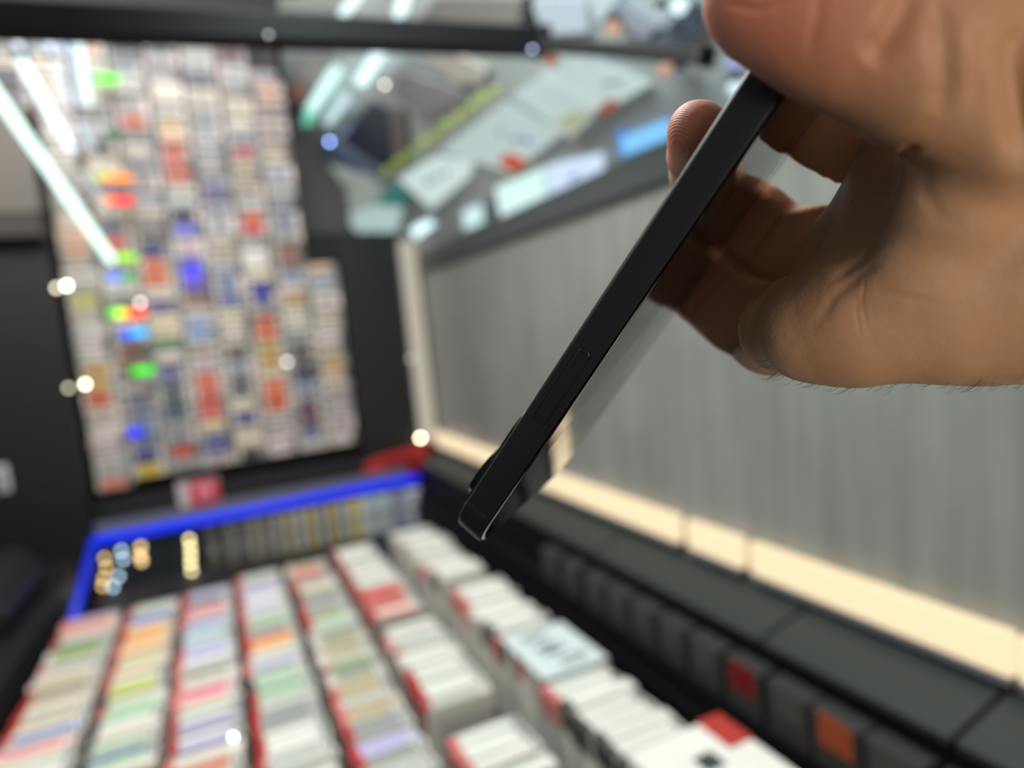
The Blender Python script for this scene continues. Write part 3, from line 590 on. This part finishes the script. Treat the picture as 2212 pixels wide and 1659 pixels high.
mp_.inputs['Rotation'].default_value = (.5, .7, .2); mp_.inputs['Scale'].default_value = (240, 18, 60)
nz_ = n_.new('ShaderNodeTexNoise'); nz_.inputs['Scale'].default_value = 1.0; nz_.inputs['Detail'].default_value = 3
cr_ = n_.new('ShaderNodeValToRGB'); cr_.color_ramp.elements[0].position = .58; cr_.color_ramp.elements[0].color = (.012, .012, .012, 1)
cr_.color_ramp.elements[1].position = .70; cr_.color_ramp.elements[1].color = (.16, .16, .16, 1)
l_.new(tc_.outputs['Object'], mp_.inputs['Vector']); l_.new(mp_.outputs['Vector'], nz_.inputs['Vector']); l_.new(nz_.outputs['Fac'], cr_.inputs['Fac']); l_.new(cr_.outputs['Color'], n_['Principled BSDF'].inputs['Roughness'])
def auto(o):
    for p in o.data.polygons: p.use_smooth = True
    o.data.set_sharp_from_angle(angle=math.radians(28))
o = obj('body_frame', loft([(outline(i), t) for i, t in prof(0, 6.0, 1.3)[:6] + prof(0, PT - .05, .3)[6:]]), FRAME, ph); auto(o)
o = obj('bezel', loft([(outline(.35), PT - .4), (outline(.35), PT + .06), (outline(.5), PT + .12)]), mat('bezel_black', (2, 2, 3), .9, spec=0.0, var=0), ph)
o = obj('screen_glass', loft([(outline(i, w0=q_), t) for i, q_, t in [(.12, 1.1, PT - .3), (.12, 1.1, PT + .1), (.16, 1.2, PT + .24), (.24, 1.5, PT + .34), (.34, 1.9, PT + .385), (.44, 2.3, PT + .4)]]), GLB, ph); auto(o)
# smudges on the glass, thin grease films
o = obj('back_panel', loft([(outline(i + 1.3), t) for i, t in [(0.4, -.12), (0, .05), (0, .4)]]), mat('phone_back', (24, 24, 26), .35), ph); auto(o)
# power button in its groove on the near side
def slot(l0, l1, t0, t1, w, n=8):
    rad = (t1 - t0) / 2; tm = (t0 + t1) / 2; pts = []
    for (cl, a0) in ((l1 - rad, -90), (l0 + rad, 90)):
        for k in range(n + 1):
            a = math.radians(a0 + 180 * k / n); pts.append((cl + rad * math.cos(a), tm + rad * math.sin(a)))
    return pts
def wloft(rings):
    bm = bmesh.new(); R_ = [[bm.verts.new(pv(l, w, t)) for l, t in o] for o, w in rings]; n = len(R_[0])
    for a, b in zip(R_, R_[1:]):
        for k in range(n): bm.faces.new((a[k], a[(k + 1) % n], b[(k + 1) % n], b[k]))
    bm.faces.new(R_[0][::-1]); bm.faces.new(R_[-1]); return bm
BL0, BL1 = 45.0, 67.5
o = obj('button_groove', wloft([(slot(BL0 - .3, BL1 + .3, 2.45, 6.15, 0), .2), (slot(BL0 - .3, BL1 + .3, 2.45, 6.15, 0), -.035)]), mat('groove_black', (6, 6, 7), .6), ph)
o = obj('power_button', wloft([(slot(BL0, BL1, 2.75, 5.85, 0), .1), (slot(BL0, BL1, 2.75, 5.85, 0), -.3), (slot(BL0 + .15, BL1 - .15, 2.9, 5.7, 0), -.42)]), mat('button_metal', (34, 34, 36), .4, .3, var=.02), ph); auto(o)
# antenna line
bm = wloft([([(13.2, .9), (13.9, .9), (13.9, 7.3), (13.2, 7.3)], .05), ([(13.2, .9), (13.9, .9), (13.9, 7.3), (13.2, 7.3)], -.012)])
obj('antenna_line', bm, mat('antenna', (30, 30, 32), .6, var=0), ph)
# camera plateau and lenses on the back
pl = obj('camera_plateau', loft([(outline(i, 10, l0=4, l1=46, w0=3, w1=68), t) for i, t in [(0, .1), (0.1, -.5), (.6, -1.1), (1.6, -1.35)]]), mat('plateau', (26, 26, 28), .25, .2), ph); auto(pl)
def disc(lc, wc, rr, t0, t1, e):
    def c(r): return [(lc + r * math.cos(2 * math.pi * k / 32), wc + r * math.sin(2 * math.pi * k / 32)) for k in range(32)]
    return loft([(c(rr), t0), (c(rr), t1 + e), (c(rr - e * .3), t1 + e * .3), (c(rr - e), t1)])
for lc, wc in ((17, 13.5),):
    a = obj('camera_lens', disc(lc, wc, 8.2, -1.2, -3.1, .5), mat('lens_ring', (36, 36, 38), .25, .6), ph); auto(a)
    g = obj('lens_glass', disc(lc, wc, 6.2, -3.05, -3.25, .1), GLB, a); auto(g)
a = obj('flash', disc(35, 50, 2.6, -1.2, -1.6, .2), mat('flash_cream', (200, 190, 150), .4), ph); auto(a)

# ================================================================== HAND (one continuous surface grown from a distance field, camera millimetres)
def C(l, w, t): return p2c(l, w, t)
fine = 1.0
lo = np.array([20., -92., 72.]); hi = np.array([215., 34., 236.])
ax = [np.arange(lo[i], hi[i], fine, dtype=np.float32) for i in range(3)]
GX, GY, GZ = np.meshgrid(*ax, indexing='ij')
def cone(a, b, ra, rb):
    a = np.asarray(a, np.float32); b = np.asarray(b, np.float32); d = b - a; L2 = float(d @ d)
    h = ((GX - a[0]) * d[0] + (GY - a[1]) * d[1] + (GZ - a[2]) * d[2]) / L2; h = np.clip(h, 0, 1)
    return np.sqrt((GX - a[0] - h * d[0]) ** 2 + (GY - a[1] - h * d[1]) ** 2 + (GZ - a[2] - h * d[2]) ** 2) - (ra + (rb - ra) * h)
def ell(c, r, R3=None):
    dx, dy, dz = GX - c[0], GY - c[1], GZ - c[2]
    if R3 is not None: dx, dy, dz = (R3[0][0] * dx + R3[0][1] * dy + R3[0][2] * dz, R3[1][0] * dx + R3[1][1] * dy + R3[1][2] * dz, R3[2][0] * dx + R3[2][1] * dy + R3[2][2] * dz)
    k0 = np.sqrt((dx / r[0]) ** 2 + (dy / r[1]) ** 2 + (dz / r[2]) ** 2); return (k0 - 1) * min(r)
def smin(a, b, k):
    h = np.clip(.5 + .5 * (b - a) / k, 0, 1); return b + (a - b) * h - k * h * (1 - h)
def chain(pts, k=2.0):
    d = None
    for (a, ra), (b, rb) in zip(pts, pts[1:]):
        c = cone(a, b, ra, rb); d = c if d is None else smin(d, c, k)
    return d
def Pm(x, y, z, rpx): return (px(x, y, z), rpx * z / F)
# forearm and wrist
arm = chain([Pm(2900, 330, 158, 430), Pm(2500, 370, 156, 432), Pm(2270, 420, 152, 392), Pm(2090, 560, 152, 248)], 14)
heel = chain([Pm(2090, 560, 152, 248), Pm(1950, 640, 150, 172), Pm(1830, 694, 153, 124), Pm(1740, 716, 158, 103)], 8)
palm = smin(arm, heel, 8)
# ball of the thumb: its left rim stands proud of the hollow behind it
thenar = chain([Pm(2230, 240, 124, 215), Pm(2105, 350, 127, 125), Pm(2052, 455, 130, 100), Pm(1985, 570, 137, 92), Pm(1900, 655, 148, 90)], 4)
palm = smin(palm, thenar, 5)
# hollow of the palm with the finger roots, further from the camera
ridge = chain([Pm(1990, 380, 166, 110), Pm(1905, 450, 172, 84), Pm(1846, 540, 172, 92), Pm(1812, 610, 170, 92), Pm(1800, 700, 166, 80)], 5)
palm = smin(palm, ridge, 4)
# thumb
thumb = chain([Pm(1655, -12, 116, 133), Pm(1740, 22, 115, 138), Pm(1850, 55, 114, 160), Pm(1990, 115, 115, 180), Pm(2180, 200, 118, 215)], 5)
hand = smin(palm, thumb, 4)
# index finger, in shade behind the thumb
index = chain([Pm(2010, 420, 160, 110), Pm(1925, 390, 166, 100), Pm(1850, 315, 176, 97), Pm(1785, 250, 186, 95), (C(137, 83, 4), 10.5), (C(133, 80, -5), 8.5)], 4)
fl_ = [RP.T[i][0] * (GX - TP[0]) + RP.T[i][1] * (GY - TP[1]) + RP.T[i][2] * (GZ - TP[2]) for i in (1, 2)]
over = np.maximum(np.maximum(fl_[0] - (PW - .25), -fl_[1] + 4), fl_[1] - 30)   # the space right above the screen glass
# middle finger: out of the palm, round the far edge of the phone, its tip pressed on the back
mid = chain([Pm(1880, 545, 178, 84), Pm(1790, 536, 193, 82), Pm(1690, 531, 204, 86)], 4)
mid2 = chain([Pm(1675, 525, 205, 86), (C(103.5, 80, 9), 12.0), (C(105, 79.5, -3), 9.2)], 2.5)
mid3 = chain([(C(105, 79, -3), 8.8), (C(108, 66, -9.6), 7.8), (C(112.6, 46, -9.0), 7.2), (C(117.6, 29, -8.0), 7.0)], 2)
mid = smin(smin(mid, mid2, .8), mid3, 2)
index = np.maximum(index, -over); hand = smin(hand, index, 3)
mid = np.maximum(mid, -over); hand = smin(hand, mid, 1.6)
# ring finger
ring = chain([Pm(1770, 722, 182, 92), Pm(1665, 712, 198, 92), Pm(1608, 684, 211, 88)], 4)
ring2 = chain([Pm(1596, 676, 212, 88), (C(80.5, 80, 9), 12.4), (C(80, 79, -3), 8.6), (C(82, 74, -7.5), 7.0)], 2.2)
ring = smin(ring, ring2, .8)
ring = np.maximum(ring, -over); hand = smin(hand, ring, .7)
# little finger folded into the palm
little = chain([Pm(1770, 700, 158, 100), Pm(1722, 676, 164, 76), Pm(1690, 712, 166, 92)], 3)
hand = smin(hand, little, .9)
# keep clear of the phone: carve the slab out of the flesh so the skin lies against it
inv_ = RP.T; ox, oy, oz = GX - TP[0], GY - TP[1], GZ - TP[2]
pl_, pw_, pt_ = [inv_[i][0] * ox + inv_[i][1] * oy + inv_[i][2] * oz for i in range(3)]
qx, qy, qz = np.abs(pl_ - PL / 2) - PL / 2, np.abs(pw_ - PW / 2) - PW / 2, np.abs(pt_ - PT / 2) - PT / 2 - .45
slab = np.sqrt(np.maximum(qx, 0) ** 2 + np.maximum(qy, 0) ** 2 + np.maximum(qz, 0) ** 2) + np.minimum(np.maximum(qx, np.maximum(qy, qz)), 0)
hand = np.maximum(hand, -(slab - .05))
del ox, oy, oz, pl_, pw_, pt_, qx, qy, qz, slab
def surface_nets(D, org, h):
    s = D < 0; nx, ny, nz = D.shape
    c = np.zeros((nx - 1, ny - 1, nz - 1), np.int8)
    for i in (0, 1):
        for j in (0, 1):
            for k in (0, 1): c += s[i:nx - 1 + i, j:ny - 1 + j, k:nz - 1 + k]
    act = (c > 0) & (c < 8); idx = -np.ones(act.shape, np.int64); I = np.argwhere(act); idx[act] = np.arange(len(I))
    acc = np.zeros((len(I), 3)); cnt = np.zeros(len(I))
    cor = [(i, j, k) for i in (0, 1) for j in (0, 1) for k in (0, 1)]
    for a in cor:
        for b in cor:
            if sum(abs(a[q] - b[q]) for q in range(3)) == 1 and a < b:
                da = D[I[:, 0] + a[0], I[:, 1] + a[1], I[:, 2] + a[2]]; db = D[I[:, 0] + b[0], I[:, 1] + b[1], I[:, 2] + b[2]]
                m = (da < 0) != (db < 0); t = np.where(m, da / (da - db + 1e-12), 0)
                p = np.array(a) + t[:, None] * (np.array(b) - np.array(a)); acc += p * m[:, None]; cnt += m
    V = (I + acc / cnt[:, None]) * h + org; Fs = []
    for axn in range(3):
        o1, o2 = [q for q in range(3) if q != axn]
        sl0 = [slice(None)] * 3; sl1 = [slice(None)] * 3; sl0[axn] = slice(0, -1); sl1[axn] = slice(1, None)
        e = s[tuple(sl0)] != s[tuple(sl1)]; E = np.argwhere(e); E = E[(E[:, o1] > 0) & (E[:, o2] > 0) & (E[:, o1] < D.shape[o1] - 1) & (E[:, o2] < D.shape[o2] - 1)]
        fl = s[tuple(sl0)][tuple(E.T)]
        def cell(a, b): q = E.copy(); q[:, o1] -= a; q[:, o2] -= b; return idx[tuple(q.T)]
        q = np.stack([cell(0, 0), cell(1, 0), cell(1, 1), cell(0, 1)], 1)
        if axn == 1: fl = ~fl
        q[fl] = q[fl][:, ::-1]; Fs.append(q)
    return V, np.concatenate(Fs)
V, Q = surface_nets(hand, lo, fine)
del GX, GY, GZ
# light smoothing
def smooth(V, Q, it, lam):
    n = len(V)
    A = np.concatenate([Q[:, 0], Q[:, 1], Q[:, 2], Q[:, 3]]); B = np.concatenate([Q[:, 1], Q[:, 2], Q[:, 3], Q[:, 0]])
    cnt = np.bincount(A, minlength=n) + np.bincount(B, minlength=n)
    for _ in range(it):
        S_ = np.stack([np.bincount(A, V[B, k], n) + np.bincount(B, V[A, k], n) for k in range(3)], 1)
        V = V + lam * (S_ / np.maximum(cnt, 1)[:, None] - V)
    return V
V = smooth(V, Q, 3, .5)
# one level finer before carving the creases
def subdivide(V, Q):
    E = np.sort(np.concatenate([Q[:, [0, 1]], Q[:, [1, 2]], Q[:, [2, 3]], Q[:, [3, 0]]]), 1)
    U, invx = np.unique(E, axis=0, return_inverse=True); invx = invx.reshape(4, -1); n = len(V); m = len(U)
    V2 = np.concatenate([V, V[U].mean(1), V[Q].mean(1)]); e = invx + n; f = np.arange(len(Q)) + n + m
    Q2 = np.concatenate([np.stack([Q[:, 0], e[0], f, e[3]], 1), np.stack([Q[:, 1], e[1], f, e[0]], 1), np.stack([Q[:, 2], e[2], f, e[1]], 1), np.stack([Q[:, 3], e[3], f, e[2]], 1)])
    return V2, Q2
V, Q = subdivide(V, Q); V = smooth(V, Q, 2, .5)
def vnormals(V, Q):
    fn = np.cross(V[Q[:, 2]] - V[Q[:, 0]], V[Q[:, 3]] - V[Q[:, 1]]); N = np.zeros_like(V)
    for k in range(4):
        for a in range(3): N[:, a] += np.bincount(Q[:, k], fn[:, a], len(V))
    return N / (np.linalg.norm(N, axis=1)[:, None] + 1e-9)
N = vnormals(V, Q)
if np.mean(np.sum(N * (V - V.mean(0)), 1)) < 0: Q = Q[:, ::-1]; N = -N
PXv = CX + F * V[:, 0] / V[:, 2]; PYv = CY + F * V[:, 1] / V[:, 2]; facing = np.sum(N * V, 1) < 0
# skin folds: (pixel polyline, half width px, depth mm, depth range)
folds = [([(1696, 446), (1655, 500), (1618, 555), (1592, 590)], 8, .7, (150, 240)), ([(1720, 470), (1690, 520), (1660, 580)], 9, .25, (150, 240)),
         ([(1582, 585), (1548, 612), (1505, 650), (1478, 700)], 7, .5, (165, 240)),
         ([(1905, 560), (1860, 590), (1800, 640), (1765, 700)], 14, .4, (100, 190)), ([(1915, 500), (1860, 560), (1790, 610)], 12, .4, (100, 190)),
         ([(1868, 600), (1862, 655), (1874, 720)], 3.5, .18, (100, 175)), ([(1853, 640), (1850, 680), (1858, 720)], 3.5, .18, (100, 175)), ([(1870, 622), (1950, 640), (2040, 662)], 9, .14, (90, 175)),
         ([(1985, 345), (2000, 420), (2030, 470), (2100, 490)], 18, .3, (90, 175)), ([(1985, -40), (1950, 30), (1915, 90), (1860, 140)], 34, 1.4, (80, 150)), ([(2020, -30), (2038, 80), (2045, 180), (2020, 260)], 30, 1.0, (80, 150)),
         ([(2260, 0), (2215, 110), (2215, 260), (2225, 380)], 44, 3.2, (70, 150)), ([(2130, 40), (2128, 120), (2100, 260)], 22, .5, (70, 150)), ([(1775, -30), (1765, 40), (1745, 120)], 14, .35, (80, 150)),
         ([(1560, 8), (1640, 22), (1730, -14)], 6, .5, (80, 130)), ([(1985, 320), (1960, 330), (1940, 345)], 10, .8, (100, 170))]
disp = np.zeros(len(V))
for poly, hw, dep, (z0, z1) in folds:
    dm = np.full(len(V), 1e9); par = np.zeros(len(V)); ns = len(poly) - 1
    for i_, ((ax_, ay_), (bx_, by_)) in enumerate(zip(poly, poly[1:])):
        dx, dy = bx_ - ax_, by_ - ay_; h = np.clip(((PXv - ax_) * dx + (PYv - ay_) * dy) / (dx * dx + dy * dy), 0, 1)
        d_ = np.hypot(PXv - ax_ - h * dx, PYv - ay_ - h * dy); near = d_ < dm; dm = np.where(near, d_, dm); par = np.where(near, (i_ + h) / ns, par)
    m = facing & (V[:, 2] > z0) & (V[:, 2] < z1); disp += np.where(m, dep * np.exp(-(dm / hw) ** 2) * np.clip(np.sin(np.pi * np.clip(par, .03, .97)) * 1.6, 0, 1), 0)
V = V - N * disp[:, None]
# broad uneven relief of tendons and pads
rs = np.random.RandomState(3); rel = np.zeros(len(V))
for _ in range(22):
    k = rs.normal(0, 1, 3); k *= rs.uniform(.10, .38) / np.linalg.norm(k); rel += np.sin(V @ k + rs.uniform(0, 6.28))
V = V + N * (rel * .055)[:, None]
# colour zones that belong to the skin: rosy fingertips and creases
rosy = np.zeros(len(V))
for c, rr in ((C(117, 29, -8), 24), (px(1640, -10, 108), 22), (px(1690, 50, 108), 10), (C(104, 82, 8), 13), (C(80, 80, 8), 13)):
    rosy = np.maximum(rosy, np.exp(-(np.linalg.norm(V - c, axis=1) / rr) ** 2))
rosy = np.clip(rosy * .85, 0, 1); tipm = np.clip(1.6 * np.exp(-(np.linalg.norm(V - C(115, 32, -8), axis=1) / 12) ** 2), 0, 1)
Wv = (V * .001) @ M.T
me = bpy.data.meshes.new('person')
wc = px(1950, 420, 150) * .001; wo = M @ wc
me.vertices.add(len(V)); me.vertices.foreach_set('co', (Wv - wo).astype(np.float32).ravel())
me.loops.add(Q.size); me.loops.foreach_set('vertex_index', Q.astype(np.int32).ravel())
me.polygons.add(len(Q)); me.polygons.foreach_set('loop_start', np.arange(0, Q.size, 4, dtype=np.int32))
me.update(calc_edges=True); me.validate()
for_s = np.ones(len(me.polygons), bool); me.polygons.foreach_set('use_smooth', for_s)
at = me.attributes.new('rosy', 'FLOAT', 'POINT'); at.data.foreach_set('value', rosy.astype(np.float32))
at = me.attributes.new('tip', 'FLOAT', 'POINT'); at.data.foreach_set('value', tipm.astype(np.float32))
hd = bpy.data.objects.new('person', me); COL.objects.link(hd); hd.location = (wo[0], wo[1], wo[2] + CAMZ)
tag(hd, 'person reaching in from the right, bare hand gripping the black phone', 'person')
def skin():
    m = bpy.data.materials.new('skin'); m.use_nodes = True; n = m.node_tree.nodes; l = m.node_tree.links; b = n['Principled BSDF']
    at = n.new('ShaderNodeAttribute'); at.attribute_name = 'rosy'; tc = n.new('ShaderNodeTexCoord')
    nz = n.new('ShaderNodeTexNoise'); nz.inputs['Scale'].default_value = 60; nz.inputs['Detail'].default_value = 4; l.new(tc.outputs['Object'], nz.inputs['Vector'])
    m1 = n.new('ShaderNodeMix'); m1.data_type = 'RGBA'; m1.inputs['A'].default_value = lin((180, 138, 106)); m1.inputs['B'].default_value = lin((198, 156, 124)); l.new(nz.outputs['Fac'], m1.inputs['Factor'])
    m2 = n.new('ShaderNodeMix'); m2.data_type = 'RGBA'; m2.inputs['B'].default_value = lin((206, 118, 98)); l.new(m1.outputs['Result'], m2.inputs['A'])
    mm = n.new('ShaderNodeMath'); mm.operation = 'MULTIPLY'; mm.inputs[1].default_value = .8; l.new(at.outputs['Fac'], mm.inputs[0]); l.new(mm.outputs[0], m2.inputs['Factor'])
    l.new(m2.outputs['Result'], b.inputs['Base Color'])
    b.inputs['Roughness'].default_value = .52; b.inputs['Subsurface Weight'].default_value = .18; b.inputs['Subsurface Radius'].default_value = (1.0, .35, .2); b.inputs['Subsurface Scale'].default_value = .003
    b.inputs['Specular IOR Level'].default_value = .35
    vo = n.new('ShaderNodeTexVoronoi'); vo.inputs['Scale'].default_value = 1500; vo.feature = 'DISTANCE_TO_EDGE'
    mp = n.new('ShaderNodeMapping'); mp.inputs['Scale'].default_value = (.6, .6, 1.3); l.new(tc.outputs['Object'], mp.inputs['Vector']); l.new(mp.outputs['Vector'], vo.inputs['Vector'])
    bp = n.new('ShaderNodeBump'); bp.inputs['Strength'].default_value = .25; bp.inputs['Distance'].default_value = .0002; l.new(vo.outputs['Distance'], bp.inputs['Height'])
    n3 = n.new('ShaderNodeTexNoise'); n3.inputs['Scale'].default_value = 260; n3.inputs['Detail'].default_value = 5; l.new(tc.outputs['Object'], n3.inputs['Vector'])
    b2 = n.new('ShaderNodeBump'); b2.inputs['Strength'].default_value = .35; b2.inputs['Distance'].default_value = .0007; l.new(n3.outputs['Fac'], b2.inputs['Height']); l.new(bp.outputs['Normal'], b2.inputs['Normal'])
    wv = n.new('ShaderNodeTexWave'); wv.inputs['Scale'].default_value = 620; wv.inputs['Distortion'].default_value = 1.2; wv.inputs['Detail'].default_value = 1; wv.inputs['Detail Scale'].default_value = .25
    mr = n.new('ShaderNodeMapping'); mr.inputs['Rotation'].default_value = (.4, .6, .3); l.new(tc.outputs['Object'], mr.inputs['Vector']); l.new(mr.outputs['Vector'], wv.inputs['Vector'])
    a2 = n.new('ShaderNodeAttribute'); a2.attribute_name = 'tip'; b3 = n.new('ShaderNodeBump'); b3.inputs['Distance'].default_value = .00006; l.new(a2.outputs['Fac'], b3.inputs['Strength']); l.new(wv.outputs['Fac'], b3.inputs['Height']); l.new(b2.outputs['Normal'], b3.inputs['Normal'])
    l.new(b3.outputs['Normal'], b.inputs['Normal']); return m
me.materials.append(skin())

# short dark hairs along the little finger side of the wrist
rs = np.random.RandomState(8); edge = np.abs(np.sum(N * V / np.linalg.norm(V, axis=1)[:, None], 1)) < .35
cand = np.where(edge & (PYv > 770) & (PXv > 1640) & (PXv < 2230) & (N[:, 1] > .5))[0]
bm = bmesh.new()
for i_ in rs.choice(cand, 150, replace=False) if len(cand) > 150 else cand:
    p = V[i_]; d = N[i_] * .5 + np.array([-.8, .1, rs.uniform(-.3, .3)]) + rs.normal(0, .15, 3); d /= np.linalg.norm(d); L_ = rs.uniform(2.2, 4.5)
    q = p + d * L_ * .6; e = q + (d + np.array([-.3, -.35, 0])) * L_ * .4
    P3 = [Vector((M @ (v * .001)) - wo) for v in (p - N[i_] * .1, q, e)]
    add_tube(bm, P3[0], P3[1], .00004, 4, .00003); add_tube(bm, P3[1], P3[2], .00003, 4, .00001)
obj('hair', bm, mat('hair_black', (20, 16, 14), .5, var=0), hd)
